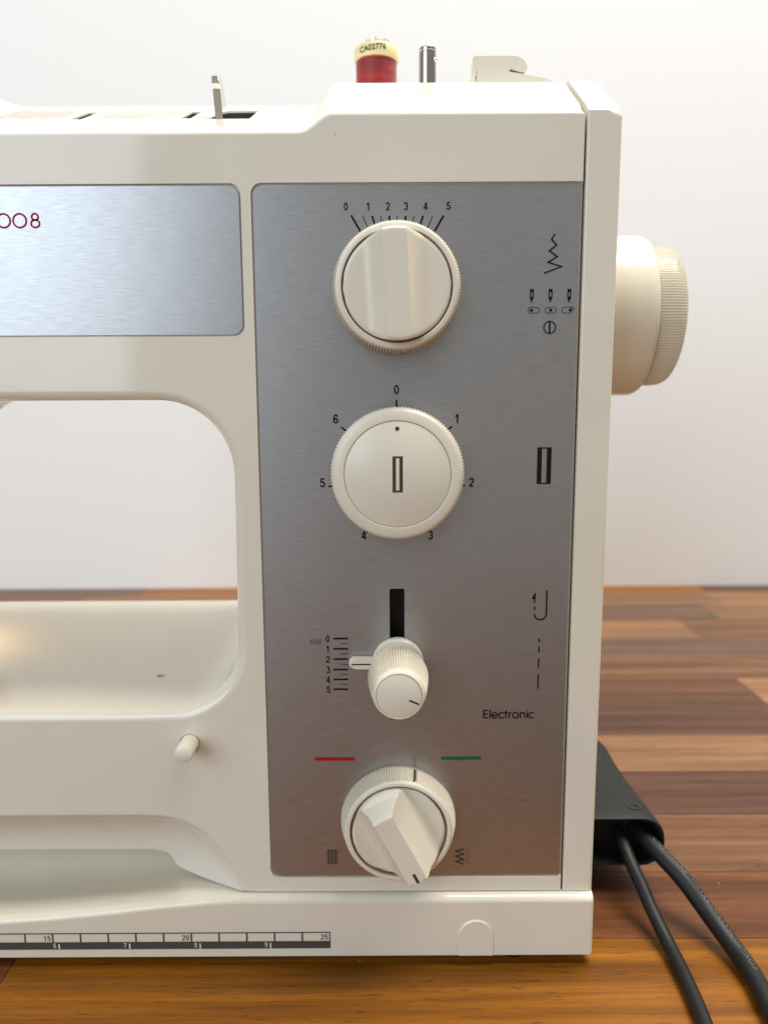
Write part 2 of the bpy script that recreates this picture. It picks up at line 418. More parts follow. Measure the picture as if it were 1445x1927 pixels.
for i in range(len(edges)-1):
    y1, y0 = edges[i], edges[i+1]
    js, cs = rows.get(i, ([-30+random.uniform(-9, 9), 25+random.uniform(-9, 9)], [random.choice(ALL) for _ in range(3)]))
    xs = [-115, js[0]-46]+list(js)+[js[-1]+44, 115]
    cs = [random.choice(ALL)]+list(cs)+[random.choice(ALL)]
    for k in range(len(xs)-1):
        g = 0.012; dz = random.uniform(-0.006, 0.006); r = 0.018
        x0, x1, a, b = xs[k]+g, xs[k+1]-g, y0+g, y1-g
        rows_ = [[(x0, a, 0.19), (x1, a, 0.19), (x1, b, 0.19), (x0, b, 0.19)],
                 [(x0, a, ZT+dz-r), (x1, a, ZT+dz-r), (x1, b, ZT+dz-r), (x0, b, ZT+dz-r)],
                 [(x0+r, a+r, ZT+dz), (x1-r, a+r, ZT+dz), (x1-r, b-r, ZT+dz), (x0+r, b-r, ZT+dz)]]
        o = MB().rings(rows_).build('stave', WOOD, worktop, flat=True)
        o.color = (*cs[k], 1)
wall = MB().box(-150, 150, 54.25, 60, -30, 210).build('wall', WALL); wall['kind'] = 'structure'

# ------------------------------------------------------------------ sewing machine
machine = empty('sewing_machine', (-10, 6, ZT), 'cream sewing machine with brushed aluminium dial panel and handwheel', 'sewing machine')

def sstep(t): t = max(0, min(1, t)); return t*t*(3-2*t)
def top_z(x, y, z_front=None):
    y = max(y, 0)
    arm = 28.42+0.46*min(y, 6.2)
    colz = 28.95+0.645*min(y, 2.9)+(0.14*(min(y, 6.2)-2.9) if y > 2.9 else 0)
    b = sstep((x+2.55)/1.05)
    z = arm*(1-b)+colz*b
    l = sstep((-13.4-x)/3.2)
    return z+l*(0.25+0.13*min(y, 6.2))
# outline of the front: (x, z, radius of the front edge, kind)
O = []
def put(pts, r, kind=''): O.extend([(a, b, r, kind) for a, b in pts])
put([(-29, 9.75)], 0.42)
put([(-24, 9.75), (-18, 9.75), (-12, 9.75), (-8.6, 9.75)], 0.42)
put([(-7.9, 9.75)]+arc(-7.3, 12.05, 2.3, -90, 0, 12)[1:], 0.40)
put([(-4.97, 13.0), (-4.94, 15.0), (-4.92, 16.6)], 0.30)
put(arc(-7.3, 17.87, 2.38, 0, 90, 12), 0.30)
put([(-10, 20.25), (-13, 20.25)], 0.30)
put(arc(-18.0, 18.25, 2.0, 90, 180, 8), 0.3)
put([(-20.0, 14.6), (-20.3, 14.1), (-28, 14.1), (-28.6, 14.6), (-28.6, 22), (-28.6, 27.6)], 0.3)
xs_top = [-28.2, -26, -22, -18, -16, -15.5, -15, -14.5, -14, -13.5, -13, -12.6, -11, -9, -7, -5, -3.6, -2.9]+[-2.6+1.1*k/12 for k in range(13)]+[-1.3, 0, 2, 4, 5.9, 6.12]
put([(x, top_z(x, 0)) for x in xs_top], 0.16, 'top')
put([(6.2, 28.8)], 0.05); put([(6.2, 22), (6.2, 12), (6.2, 6), (6.2, 2.93)], 0.04)
put([(2, 2.93), (-2, 2.93), (-4.6, 2.93)], 0.04)
cove_out = [(-5.13, 2.93), (-5.16, 3.1), (-5.3, 3.48), (-5.42, 3.8), (-5.56, 4.1), (-5.8, 4.48), (-6.09, 4.87), (-6.5, 5.28), (-6.99, 5.58), (-7.4, 5.72), (-7.95, 5.81), (-8.6, 5.83), (-12, 5.83), (-18, 5.83), (-28.8, 5.83)]
cove_in = [(-5.13, .06, 2.93), (-5.5, .25, 2.93), (-6.1, .55, 2.93), (-6.6, .82, 2.93), (-7.0, 1.05, 2.93), (-7.4, 1.3, 2.93), (-7.7, 1.48, 2.94), (-7.83, 1.5, 3.04), (-7.9, 1.5, 3.2), (-8.0, 1.5, 3.4), (-8.2, 1.5, 3.56), (-8.65, 1.5, 3.66), (-12, 1.5, 3.68), (-18, 1.5, 3.68), (-28.8, 1.5, 3.68)]
n0 = len(O); put(cove_out, 0.12, 'cove')
put([(-29, 6.1)], 0.2)
N = len(O)
nrm = []
for i in range(N):
    a = Vector(O[i-1][:2]); p = Vector(O[i][:2]); b = Vector(O[(i+1) % N][:2])
    d1 = (p-a).normalized(); d2 = (b-p).normalized()
    # ring runs clockwise or counter-clockwise: outward chosen below
    m = (Vector((d1.y, -d1.x))+Vector((d2.y, -d2.x)))
    m = m.normalized()
    nrm.append(m/max(m.dot(Vector((d1.y, -d1.x))), 0.5))
areaO = sum(O[i][0]*O[(i+1) % N][1]-O[(i+1) % N][0]*O[i][1] for i in range(N))
sgn = 1 if areaO > 0 else -1
YR = [0.5, 0.8, 1.2, 1.6, 2.0, 2.45, 2.8, 2.95, 3.2, 3.8, 4.6, 5.6, 6.1, 6.3, 8, 11.1, 14.2]
NR = 6
rows_h = []
for k in range(NR):
    th = (pi/2)*k/(NR-1); row = []
    for i, (x, z, r, kd) in enumerate(O):
        ins = r*(1-sin(th)); n2 = nrm[i]*sgn
        row.append((x-n2.x*ins, r*(1-cos(th)), z-n2.y*ins))
    rows_h.append(row)
for q, Y in enumerate(YR):
    row = []
    for i, (x, z, r, kd) in enumerate(O):
        if kd == 'top': row.append((x, Y, top_z(x, Y)-(0.02 if Y > 12 else 0)))
        elif kd == 'cove':
            ci = cove_in[i-n0]; s = min(1, (q+1)/9); p0 = Vector((x, r, z)); p2 = Vector(ci)
            p1 = Vector((x*0.55+ci[0]*0.45, ci[1]*0.95, z*0.62+ci[2]*0.38))
            p = p0*(1-s)**2+p1*2*s*(1-s)+p2*s*s
            if q+1 > 9: p = Vector((ci[0], max(Y, ci[1]), ci[2]))
            row.append(tuple(p))
        elif i == N-1 or i == 0: row.append((x, Y, z))
        else: row.append((x, Y, z))
    rows_h.append(row)
housing = MB().rings(rows_h).build('housing', CREAM, machine, angle=38, weighted=True)

PANEL = rrect(-4.02, 6.15, 3.53, 26.82, (0.03, 0.33, 0.33, 0.03))
PLATE = rrect(-28.0, -4.43, 22.29, 26.81, (0.33, 0.3, 0.3, 0.33))
def grow(out, g):
    cx = sum(p[0] for p in out)/len(out); cz = sum(p[1] for p in out)/len(out)
    return [(a+(g if a > cx else -g), b+(g if b > cz else -g)) for a, b in out]
yz = lambda a, b, h: (a, h, b)
def slope_slot(x0, x1, y0, y1, d=0.5):
    v = []
    for h in (0.3, -d):
        for (x, y) in ((x0, y0), (x1, y0), (x1, y1), (x0, y1)):
            v.append((x, y-0.42*h*0, 28.42+0.46*y+h))
    return MB().add(v, [(0,1,2,3), (7,6,5,4), (0,4,5,1), (1,5,6,2), (2,6,7,3), (3,7,4,0)])
SLOTS = [(-10.42, -10.06, 2.45, 4.25), (-6.74, -6.42, 2.55, 4.3), (-5.72, -4.42, 2.4, 4.4)]
pockets = [MB().prism(grow(PANEL, 0.05), yz, -0.5, 0.10), MB().prism(grow(PLATE, 0.05), yz, -0.5, 0.10)]
slot_out = rrect(0.17, 0.67, 9.36, 13.98, 0.06, 3)
cut(housing, pockets, 38)
cut(housing, [slope_slot(*s) for s in SLOTS]+[MB().prism(slot_out, yz, 0.05, 0.9), MB().rings(lathe([(0.18, 0, 0), (0.18, 0.6, 0)], lambda u, v, h: (-8.57+u, 3.3+v, 9.45+h), 24))], 38)
for x0, x1, y0, y1 in SLOTS:
    m = MB(); t = 0.012; d = 0.5
    zz = lambda y: 28.42+0.46*y
    # liner: floor and four walls just inside the cut
    a0, a1, b0, b1 = x0+t, x1-t, y0+t, y1-t
    top, bot = -0.06, -d+t
    P = [(a0, b0), (a1, b0), (a1, b1), (a0, b1)]
    v = [(x, y, zz(y)+top) for x, y in P]+[(x, y, zz(y)+bot) for x, y in P]
    m.add(v, [(4,5,6,7), (0,1,5,4), (1,2,6,5), (2,3,7,6), (3,0,4,7)])
    m.build('slot_liner', BLACK, housing, flat=True)
m = MB(); sl = grow(slot_out, -0.01)
m.rings([[(a, 0.11, b) for a, b in sl], [(a, 0.88, b) for a, b in sl]], cap0=False)
m.build('slot_liner', BLACK, housing, flat=True)

# end cover at the right of the column
EO = [(6.275, 2.93), (6.275, 10), (6.275, 20), (6.275, 28.7), (6.30, 28.96), (6.5, 28.97), (6.9, 28.97), (7.16, 28.95)]+arc(7.16, 28.75, 0.2, 78, 0, 4)+[(7.355, 20), (7.34, 10), (7.33, 2.93)]
rows_e = []
for k in range(6):
    th = (pi/2)*k/5; row = []
    for i, (x, z) in enumerate(EO):
        r = 0.17 if x > 7 else 0.07
        cxi = (-1 if x > 7.15 else (1 if x < 6.35 else 0)); czi = -1 if z > 28.8 else 0
        ins = r*(1-sin(th))
        row.append((x+cxi*ins, r*(1-cos(th)), z+czi*ins))
    rows_e.append(row)
for Y in YR[:-1]+[14.2]:
    rows_e.append([(x, Y, (z+top_z(6, Y)-28.95) if z > 28.6 else z) for x, z in EO])
MB().rings(rows_e).build('end_cover', CREAM_LIGHT, machine, angle=38, weighted=True)

# base with the hollow at its left
def lip(x):
    pts = [(-30, 2.05), (-13.65, 2.14), (-11.77, 2.27), (-9.87, 2.46), (-8, 2.69), (-6.1, 2.86), (-5.2, 2.9), (9, 2.9)]
    for (a, p), (b, q) in zip(pts, pts[1:]):
        if x <= b:
            t = (x-a)/(b-a); return p+(q-p)*t
    return 2.9
def base_profile(x, e=0.0):
    L = lip(x); s = sstep((-5.3-x)/3.0); pr = []
    pr.append((-0.3+e, 0.62+0.02)); pr.append((-0.3+e, 1.2)); pr.append((-0.3+e, L-0.24-e*0.3))
    for k in range(1, 6):
        th = pi/2*k/5; pr.append((-0.3+e+0.24*(1-cos(th)), L-0.24-e*0.6+0.24*sin(th)))
    top = L-e*0.6
    bowl = [(0.25, 0.0, 0.0), (0.6, -0.02, 0.0), (1.0, -0.08, 0.0), (1.5, -0.12, 0.05), (2.0, -0.08, 0.2), (2.5, 0.06, 0.5), (2.9, 0.3, 0.8), (3.2, 0.6, 1.0), (3.35, 0.95, 1.0), (3.45, 1.3, 1.0)]
    for y, d, w in bowl:
        flat = 2.9-e*0.6
        pr.append((y, flat*(1-s)+(top+d)*s))
    pr.append((4.2, 2.9*(1-s)+3.5*s)); pr.append((14.4-e, 2.9)); pr.append((14.4-e, 0.64))
    return pr
bx = [-29.5, -24, -18]+[-16+0.4*k for k in range(28)]+[-4.4, -2, 0, 3, 6, 7.15]
rows_b = [[(x, y, z) for y, z in base_profile(x)] for x in bx]
for k in range(1, 5):
    th = pi/2*k/4; rows_b.append([(7.15+0.2*sin(th), y, z) for y, z in base_profile(7.2, 0.2*(1-cos(th)))])
base = MB().rings(rows_b).build('base', CREAM, machine, angle=40, weighted=True)
for fx, fy in ((4.6, 0.6), (4.6, 11.5), (-26, 0.9), (-26, 11.5)):
    m = MB(); m.rings(lathe([(0.55, 0, 0), (0.6, 0.1, 0), (0.6, 0.45, 0)], lambda u, v, h: (fx+u, fy+v, ZT+0.002+h), 24))
    m.build('rubber_foot', RUBBER, base)
# arch panel in the base front
ao = [(2.55, 0.66), (2.55, 1.38)]+[(3.175-0.625*cos(pi*k/14), 1.38+0.64*sin(pi*k/14)) for k in range(1, 14)]+[(3.80, 1.38), (3.80, 0.66)]
m = MB(); big = ao; small = [(3.175+(a-3.175)*0.95, b-0.035 if b > 0.7 else b) for a, b in ao]
m.rings([[(a, -0.29, b) for a, b in big], [(a, -0.325, b) for a, b in big], [(a, -0.35, b) for a, b in small]])
m.build('arch_cover', CREAM, base, angle=30)

# ruler print on the base
yR = -0.306
S = []
def rect(x0, x1, z0, z1): return poly([(x0, z0), (x1, z0), (x1, z1), (x0, z1)])
RX = lambda n: -1.99-(25-n)*0.982
left = -22.5
S += [rect(left, -1.975, 0.945, 1.235), rect(left, -1.975, 1.545, 1.59), rect(-2.015, -1.975, 1.235, 1.545)]
for n in range(5, 25): S.append(rect(RX(n)-0.03, RX(n)+0.03, 1.235, 1.545))
MB().sheet(S, front(yR)).build('ruler_scale', INK_RULER, base, flat=True)
for n in (10, 15, 20, 25):
    MB().sheet(digits(str(n), RX(n)-0.07, 1.385, 0.20, 0.15, 'R', 1.1), front(yR)).build('centimetre_numeral', INK, base, flat=True)
for n in range(3, 10):
    x = -4.10-(9-n)*2.5
    MB().sheet([rect(x-0.025, x+0.025, 0.965, 1.165)]+digits(str(n), x-0.10, 1.105, 0.18, 0.12, 'R', 1.1), front(yR-0.006)).build('inch_numeral', WHITE_INK, base, flat=True)

# bed: small hole and the peg
MB().rings(lathe([(0.001, 0, 0), (0.17, 0, 0)], lambda u, v, h: (-8.57+u, 3.3+v, 9.47+h), 24), False, False).build('hole_bottom', GROOVE, housing)
def tilt(p0, d):
    d = Vector(d).normalized(); a = d.cross(Vector((0, 0, 1))).normalized(); b = a.cross(d)
    return lambda u, v, h: tuple(Vector(p0)+d*h+a*u+b*v)
fr = tilt((-6.72, 0.3, 8.55), (0.02, -1, 0.06))
MB().rings(lathe([(0.305, -0.1, 0), (0.305, 1.22, 0), (0.29, 1.29, 0), (0.245, 1.32, 0), (0.001, 1.32, 0)], fr, 32), True, False).build('feed_dog_button', KNOB, machine)
m = MB(); m.rings(lathe([(0.345, -0.008, 0), (0.325, -0.008, 0), (0.335, 0.12, 0)], lambda u, v, h: (-6.72+u, h+0.006, 8.55+v), 32), False, False)
m.build('button_collar', GROOVE, machine)

# aluminium panels
YP = 0.018
def plate(out, name, holes=()):
    m = MB(); c = grow(out, -0.012)
    m.rings([[(a, 0.095, b) for a, b in out], [(a, YP+0.012, b) for a, b in out], [(a, YP, b) for a, b in c]])
    o = m.build(name, ALU, machine, angle=25)
    if holes: cut(o, holes, 25)
    add_uv(o.data); return o
panel = plate(PANEL, 'control_panel', [MB().prism(slot_out, yz, -0.3, 0.3)])
nameplate = plate(PLATE, 'name_plate')
YK = YP-0.008
def prt(name, polys, m, parent=None): return MB().sheet(polys, front(YK)).build(name, m, parent or panel, flat=True)

# 008 in round strokes (the rest of the number lies beyond the picture)
def oval(cx, cz, rx, rz, n=32): return [(cx+rx*cos(2*pi*k/n), cz+rz*sin(2*pi*k/n)) for k in range(n)]
prt('model_numerals', [stroke(oval(-11.76, 25.79, 0.205, 0.205), 0.058, True), stroke(oval(-11.26, 25.79, 0.205, 0.205), 0.058, True),
    stroke(oval(-10.78, 25.90, 0.10, 0.098), 0.058, True), stroke(oval(-10.78, 25.70, 0.13, 0.115), 0.058, True),
    stroke([(-12.2, 26.02), (-12.2, 25.56)], 0.058)], RASPBERRY, nameplate)

# width dial scale
S = []
for (a, b, c, d, w) in ((-.97,25.9,-.66,25.37,.062), (-.62,25.88,-.44,25.5,.027), (-.32,25.88,-.22,25.57,.062), (-.06,25.88,0,25.62,.027), (.21,25.88,.24,25.6,.062),
    (.45,25.87,.45,25.6,.027), (.72,25.87,.70,25.6,.062), (.98,25.87,.92,25.6,.027), (1.26,25.87,1.16,25.57,.062), (1.56,25.87,1.38,25.47,.027), (1.90,25.88,1.59,25.36,.062)):
    S.append(stroke([(a, b), (c, d)], w))
prt('stitch_width_ticks', S, INK)
for i, x in enumerate((-1.13, -.44, .17, .73, 1.34, 2.05)): prt('stitch_width_numeral', digits(str(i), x, 26.16, 0.235), INK)
# buttonhole dial scale
for i, (x, z) in enumerate(((.42,20.55), (2.37,19.61), (2.86,17.54), (1.53,15.79), (-.67,15.80), (-2.0,17.55), (-1.54,19.62))): prt('buttonhole_numeral', digits(str(i), x, z, 0.295), INK)
S = []
for k in range(7):
    a = radians(90-k*360/7); S.append(stroke([(0.42+r*cos(a), 17.93+r*sin(a)) for r in (2.0, 2.29)], 0.055))
prt('buttonhole_ticks', S, INK)
# stitch length scale
Z6 = (12.26, 11.90, 11.54, 11.17, 10.82, 10.47)
S = [stroke([(-1.73-0.004*i, z), (-1.23-0.004*i, z)], 0.06) for i, z in enumerate(Z6)]
S += [stroke([(-1.50, (a+b)/2), (-1.23, (a+b)/2)], 0.022) for a, b in zip(Z6, Z6[1:])]
S += [stroke([(-2.49+0.078*k, 12.24), (-2.49+0.078*k, 12.06)], 0.022) for k in range(5)]
prt('stitch_length_ticks', S, INK)
for i, z in enumerate(Z6): prt('stitch_length_numeral', digits(str(i), -1.92, z-0.01, 0.235), INK)
# mode dial marks
prt('red_bar', [rect(-2.44, -1.06, 7.88, 8.0)], RED); prt('green_bar', [rect(1.93, 3.31, 7.89, 8.0)], GREEN)
S = [stroke([(x, 4.56), (x, 3.97)], 0.022) for x in (-2.0, -1.89, -1.78)]+[stroke([(-2.09, 4.50-0.078*k), (-1.68, 4.50-0.078*k)], 0.022) for k in range(7)]
prt('darning_grid_symbol', S, INK)
zz = [(2.75, 4.54), (2.47, 4.47), (2.75, 4.34), (2.47, 4.27), (2.75, 4.14), (2.47, 4.07), (2.75, 3.95)]
prt('zigzag_stitch_symbol', [stroke(zz, 0.038)]+[stroke([(2.875, 4.55-0.105*k), (2.875, 4.49-0.105*k)], 0.02) for k in range(6)], INK)
# right column of symbols
prt('widening_zigzag_symbol', [stroke([(5.37,25.31), (5.27,25.15), (5.43,24.98), (5.21,24.81), (5.46,24.63), (5.18,24.46), (5.60,24.33), (5.06,24.13)], 0.05)], INK)
S = []
for x, dx in ((4.69, -0.07), (5.28, 0), (5.87, 0.09)):
    S.append(poly([(x-.06, 23.65), (x+.06, 23.65), (x+.06, 23.55), (x-.06, 23.55)])); S.append(poly([(x-.06, 23.42), (x-.06, 23.38), (x, 23.22), (x+.06, 23.38), (x+.06, 23.42)]))
    S.append(rect(x-.06, x-.025, 23.42, 23.55)); S.append(rect(x+.025, x+.06, 23.42, 23.55))
    cx = {4.69: 4.76, 5.28: 5.30, 5.87: 5.83}[x]
    S.append(stroke(rrect(cx-.175, cx+.175, 22.91, 23.09, 0.088), 0.02, True)); S.append(poly(oval(cx+dx, 23.0, .052, .052, 16)))
S.append(stroke(oval(5.28, 22.47, .185, .185), 0.04, True)); S.append(stroke([(5.28, 22.29), (5.28, 22.65)], 0.055))
prt('needle_position_symbols', S, INK)
prt('pen_scratch', [stroke([(5.90, 23.10), (5.98, 23.095), (6.05, 23.07), (6.12, 23.03)], 0.012)], INK)
def frame_sym(x0, x1, z0, z1, bx_, bz_): return [rect(x0, x1, z1-bz_, z1), rect(x0, x1, z0, z0+bz_), rect(x0, x0+bx_, z0+bz_, z1-bz_), rect(x1-bx_, x1, z0+bz_, z1-bz_)]
prt('buttonhole_symbol', frame_sym(4.99, 5.45, 17.47, 18.67, 0.15, 0.045), INK)
prt('reverse_symbol', [stroke([(5.425, 13.90), (5.425, 13.08)]+arc(5.225, 13.08, 0.2, 0, -180, 14)[1:], 0.052), rect(5.0, 5.05, 13.22, 13.34), rect(5.0, 5.045, 13.47, 13.7), poly([(5.05, 13.84), (4.91, 13.61), (5.05, 13.58)])], INK)
prt('lengthening_stitch_symbol', [rect(5.183, 5.232, a, b) for a, b in ((12.09, 12.23), (11.72, 11.94), (11.20, 11.53), (10.45, 10.98))], INK)
# "Electronic" in round geometric lettering
def electronic(x, z, w=0.046):
    S = []; r = 0.098; up = 0.30
    def L(*p): S.append(stroke([(x+a, z+b) for a, b in p], w))
    def A(cx, cz, rr, a0, a1): S.append(stroke([(x+a, z+b) for a, b in arc(cx, cz, rr, a0, a1, 20)], w))
    L((0.018, 0), (0.018, up)); L((0.018, up-.018), (0.17, up-.018)); L((0.018, .15), (0.16, .15)); L((0.018, .018), (0.17, .018))
    L((0.235, 0), (0.235, up))
    A(.39, r, r, 0, 320); L((.295, r), (.488, r))
    A(.63, r, r, 45, 315)
    L((.775, 0), (.775, up-.02)); L((.715, .196), (.835, .196))
    L((.885, 0), (.885, .205)); A(.955, .12, .072, 180, 80)
    A(1.10, r, r, 0, 360)
    L((1.265, 0), (1.265, .205)); S.append(stroke([(x+a, z+b) for a, b in [(1.265, .1)]+arc(1.345, .115, .08, 180, 0, 14)+[(1.425, 0)]], w))
    L((1.505, 0), (1.505, .205)); L((1.505, .25), (1.505, .29))
    A(1.66, r, r, 45, 315)
    return S
prt('electronic_lettering', electronic(3.36, 9.40), INK)

# fine scratches
SCR = plain('bright_scratch', (0.75, 0.74, 0.72), 0.3, 1.0)
for x, z, dx, dz in ((-2.6, 16.35, .1, .09), (-2.45, 16.3, .02, .08), (4.62, 10.95, .07, -.08), (3.2, 6.2, .12, .02), (-3.2, 8.9, .03, .07), (2.9, 13.2, .02, .05), (-2.95, 5.6, .05, .1), (5.35, 12.0, .22, -.05), (3.9, 15.1, .04, .06)):
    prt('scratch', [stroke([(x, z), (x+dx*.5, z+dz*.55), (x+dx, z+dz)], 0.012)], SCR)

# ------------------------------------------------------------------ dials
def tooth4(k, a): return (0, 0, 1, 1)[k % 4]
def cap_field(R, hf, frame, base_h, rot=0, nu=64, nv=40, us=None):
    """closed lump over a disc; hf(u, v) is its height"""
    us = us or [-R+2*R*k/nu for k in range(nu+1)]
    us = [max(-R*0.9995, min(R*0.9995, u)) for u in us]
    c, s = cos(rot), sin(rot)
    topv = []; botv = []
    for u in us:
        e = sqrt(max(R*R-u*u, 0))
        for j in range(nv+1):
            t = -1+2*j/nv; v = e*t
            edge = 1-max(abs(t)*e*e+u*u, u*u+v*v)**0.5/R
            h = hf(u, v)-0.05*max(0, 1-edge*R/0.05)**2
            topv.append(frame(u*c-v*s, u*s+v*c, h)); botv.append(frame(u*c-v*s, u*s+v*c, base_h))
    n = nv+1; f = []; M_ = len(topv); K = len(us)
    for i in range(K-1):
        for j in range(nv):
            f.append((i*n+j, (i+1)*n+j, (i+1)*n+j+1, i*n+j+1))
    for i in range(K-1):
        for j in (0, nv):
            a, b = i*n+j, (i+1)*n+j; f.append((a, M_+a, M_+b, b))
    for i in (0, K-1):
        for j in range(nv):
            a, b = i*n+j, i*n+j+1; f.append((a, b, M_+b, M_+a))
    return MB().add(topv+botv, f)

# stitch width dial
CX = 0.43
fr = panel_frame(CX, 23.63)
def nick(k, a):   # one worn gap in the lower right of the ribs
    return (0, 0, 1, 1)[k % 4]
m = MB(); m.rings(lathe([(1.93, 0.0, 0), (2.0, 0.04, 0.08), (1.99, 0.55, 0.08), (1.93, 0.95, 0.07), (1.885, 1.03, 0.0), (1.84, 1.10, 0), (1.78, 1.125, 0), (1.70, 1.125, 0), (1.685, 1.11, 0), (1.675, 0.9, 0)], fr, 126*4, tooth4), True, False)
dial = m.build('stitch_width_dial', KNOB, machine, angle=30)
# a broken length of the ribbed skirt
cutr = MB().prism([(CX+1.01, 23.63-1.95), (CX+1.35, 23.63-1.72), (CX+1.6, 23.63-2.1), (CX+1.2, 23.63-2.4)], yz, -0.55, -0.02)
cut(dial, [cutr], 30)
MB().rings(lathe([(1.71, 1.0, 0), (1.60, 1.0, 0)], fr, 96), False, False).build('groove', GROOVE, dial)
def hw(u, v):
    a = abs(u)
    if a < 0.355: h = 1.63
    else:
        t = max(0, 1-(a-0.355)/0.66); h = 1.13+0.50*t**2.1
    return h
us = [-1.63+0.06*k for k in range(20)]; us = [u for u in us if u < -0.42]
us = us+[-0.41, -0.385, -0.362, -0.35, -0.2, 0, 0.2, 0.35, 0.362, 0.385, 0.41]+[-u for u in us[::-1]]
cap = cap_field(1.63, hw, fr, 0.95, radians(3.4), nv=48, us=us).build('grip', KNOB, dial, angle=28)
m = MB(); c0, s0 = cos(radians(3.4)), sin(radians(3.4))
m.box(-0.18, 0.18, -0.02, 0.05, -0.05, 0.05)
m.v = [(CX+a*c0-(-1.605)*s0, -1.17+b, 23.63+a*s0+(-1.605)*c0+z*0.6-0.01) for a, b, z in m.v]
m.build('notch', GROOVE, dial, flat=True)

# buttonhole dial
fr = panel_frame(CX, 17.93)
m = MB(); m.rings(lathe([(2.02, 0.0, 0), (2.06, 0.05, 0.085), (2.10, 0.95, 0.085), (2.085, 1.0, 0.02), (2.06, 1.05, 0), (2.0, 1.15, 0), (1.93, 1.19, 0), (1.68, 1.20, 0), (1.668, 1.185, 0), (1.66, 1.12, 0)], fr, 126*4, tooth4), True, False)
dial = m.build('buttonhole_dial', KNOB, machine, angle=30)
m = MB(); m.rings(lathe([(1.665, 1.10, 0), (1.65, 1.185, 0), (1.635, 1.195, 0), (0.001, 1.195, 0)], fr, 96), False, False)
m.build('face_disc', KNOB, dial)
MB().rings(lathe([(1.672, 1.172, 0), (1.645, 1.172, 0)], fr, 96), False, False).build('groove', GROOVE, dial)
S = [poly(oval(CX-0.01, 17.93+1.42, 0.068, 0.068, 20))]+[q for q in frame_sym(CX-0.16, CX+0.16, 17.37, 18.50, 0.105, 0.06)]
MB().sheet(S, front(-1.202)).build('dial_symbols', INK_BROWN, dial, flat=True)
MB().box(CX-0.045, CX+0.045, -0.98, -0.6, 17.93+2.06, 17.93+2.108).build('pointer_mark', INK_BROWN, dial, flat=True)

# stitch length slider
slider = MB()
zc = 11.46
fr = panel_frame(CX+0.01, zc)
bo = [(0.86*cos(radians(a)), 0.86*sin(radians(a))) for a in list(range(-167, 167, 8))+[167]]+[(-1.45, 0.2)]+[(-1.45-0.19*sin(radians(a)), 0.01+0.19*cos(radians(a))) for a in range(20, 161, 20)]+[(-1.45, -0.18)]
bo2 = [(a*0.95+(-0.02 if a < -1 else 0), b*0.93) for a, b in bo]
slider.rings([[fr(a, b, 0.02) for a, b in bo], [fr(a, b, 0.24) for a, b in bo], [fr(a, b, 0.30) for a, b in bo2]])
so = slider.build('stitch_length_slider', KNOB, machine, angle=40)
MB().box(CX-1.54, CX-0.9, -0.312, -0.29, zc-0.02, zc+0.02).build('pointer_mark', INK, so, flat=True)
fr = panel_frame(CX, 11.30)
m = MB(); m.rings(lathe([(0.62, 0.28, 0), (0.80, 0.38, 0.05), (0.93, 0.75, 0.085), (0.985, 1.1, 0.085), (0.97, 1.35, 0.08), (0.86, 2.25, 0.065), (0.83, 2.45, 0.03), (0.81, 2.52, 0), (0.775, 2.62, 0), (0.72, 2.665, 0), (0.705, 2.66, 0), (0.70, 2.60, 0)], fr, 70*4, tooth4), True, False)
kb = m.build('knob', KNOB, so, angle=30)
m = MB(); m.rings(lathe([(0.702, 2.55, 0), (0.69, 2.65, 0), (0.67, 2.66, 0), (0.001, 2.66, 0)], fr, 64), False, False)
m.build('knob_face', KNOB, so)
MB().sheet([stroke([(CX+0.31, 11.30-0.14), (CX+0.61, 11.30-0.27)], 0.055)], front(-2.668)).build('knob_mark', INK, so, flat=True)

# mode dial with the lever grip
fr = panel_frame(CX+0.01, 5.73)
m = MB(); m.rings(lathe([(1.9, 0.0, 0), (1.99, 0.05, 0.065), (1.985, 0.2, 0.065), (1.86, 0.72, 0.06), (1.83, 0.80, 0.015), (1.80, 0.84, 0), (1.75, 0.88, 0), (1.665, 0.885, 0), (1.655, 0.87, 0), (1.645, 0.7, 0)], fr, 140*4, tooth4), True, False)
dial = m.build('stitch_mode_dial', KNOB, machine, angle=30)
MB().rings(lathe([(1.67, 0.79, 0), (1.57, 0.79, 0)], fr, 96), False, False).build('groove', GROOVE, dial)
def hl(b, a):     # a runs towards the tip (after rotation), b across
    a = -a
    if a < -1.34: u = 0.92+0.14*max(0, (a+1.6)/0.26)
    elif a < -1.12: u = 1.06+0.84*sstep((a+1.34)/0.22)**0.8
    elif a < 1.36: u = 1.90
    elif a < 1.42: u = 1.90-0.9*(a-1.36)/0.06
    else: u = 0.95
    q = abs(b)
    if q < 0.325: return u
    w = q-0.325
    sc = 0.90+1.0*max(0, 1-w/0.85)**2.3-0.16*sin(pi*min(1, w/1.2))
    # near the head of the lever the hollows run out in a round end
    q2 = min(w/0.5, 1); end = a+0.82+0.62*sqrt(max(0, 1-(1-q2)**2))
    if end < 0: sc += -1.0*end+9.0*end*end
    sc -= 0.0
    if a > 1.36: sc = min(sc, 0.95+0.9*max(0, 1-(a-1.30)/0.12))
    return min(max(u, 0.93), sc) if a < -0.6 else min(1.90, sc)
us = [-1.57+0.05*k for k in range(40)]; us = [u for u in us if u < -0.35]
us = us+[-0.345, -0.327, -0.32, -0.16, 0, 0.16, 0.32, 0.327, 0.345]+[-u for u in us[::-1]]
lev = cap_field(1.57, hl, fr, 0.75, radians(28), nv=110, us=us).build('lever', KNOB, dial, angle=40)
d = (sin(radians(28)), -cos(radians(28)))
MB().sheet([stroke([(CX+0.01+d[0]*t, 5.73+d[1]*t) for t in (0.98, 1.33)], 0.10)], front(-1.908)).build('lever_mark', INK_BROWN, dial, flat=True)
m = MB(); an = radians(90-17)
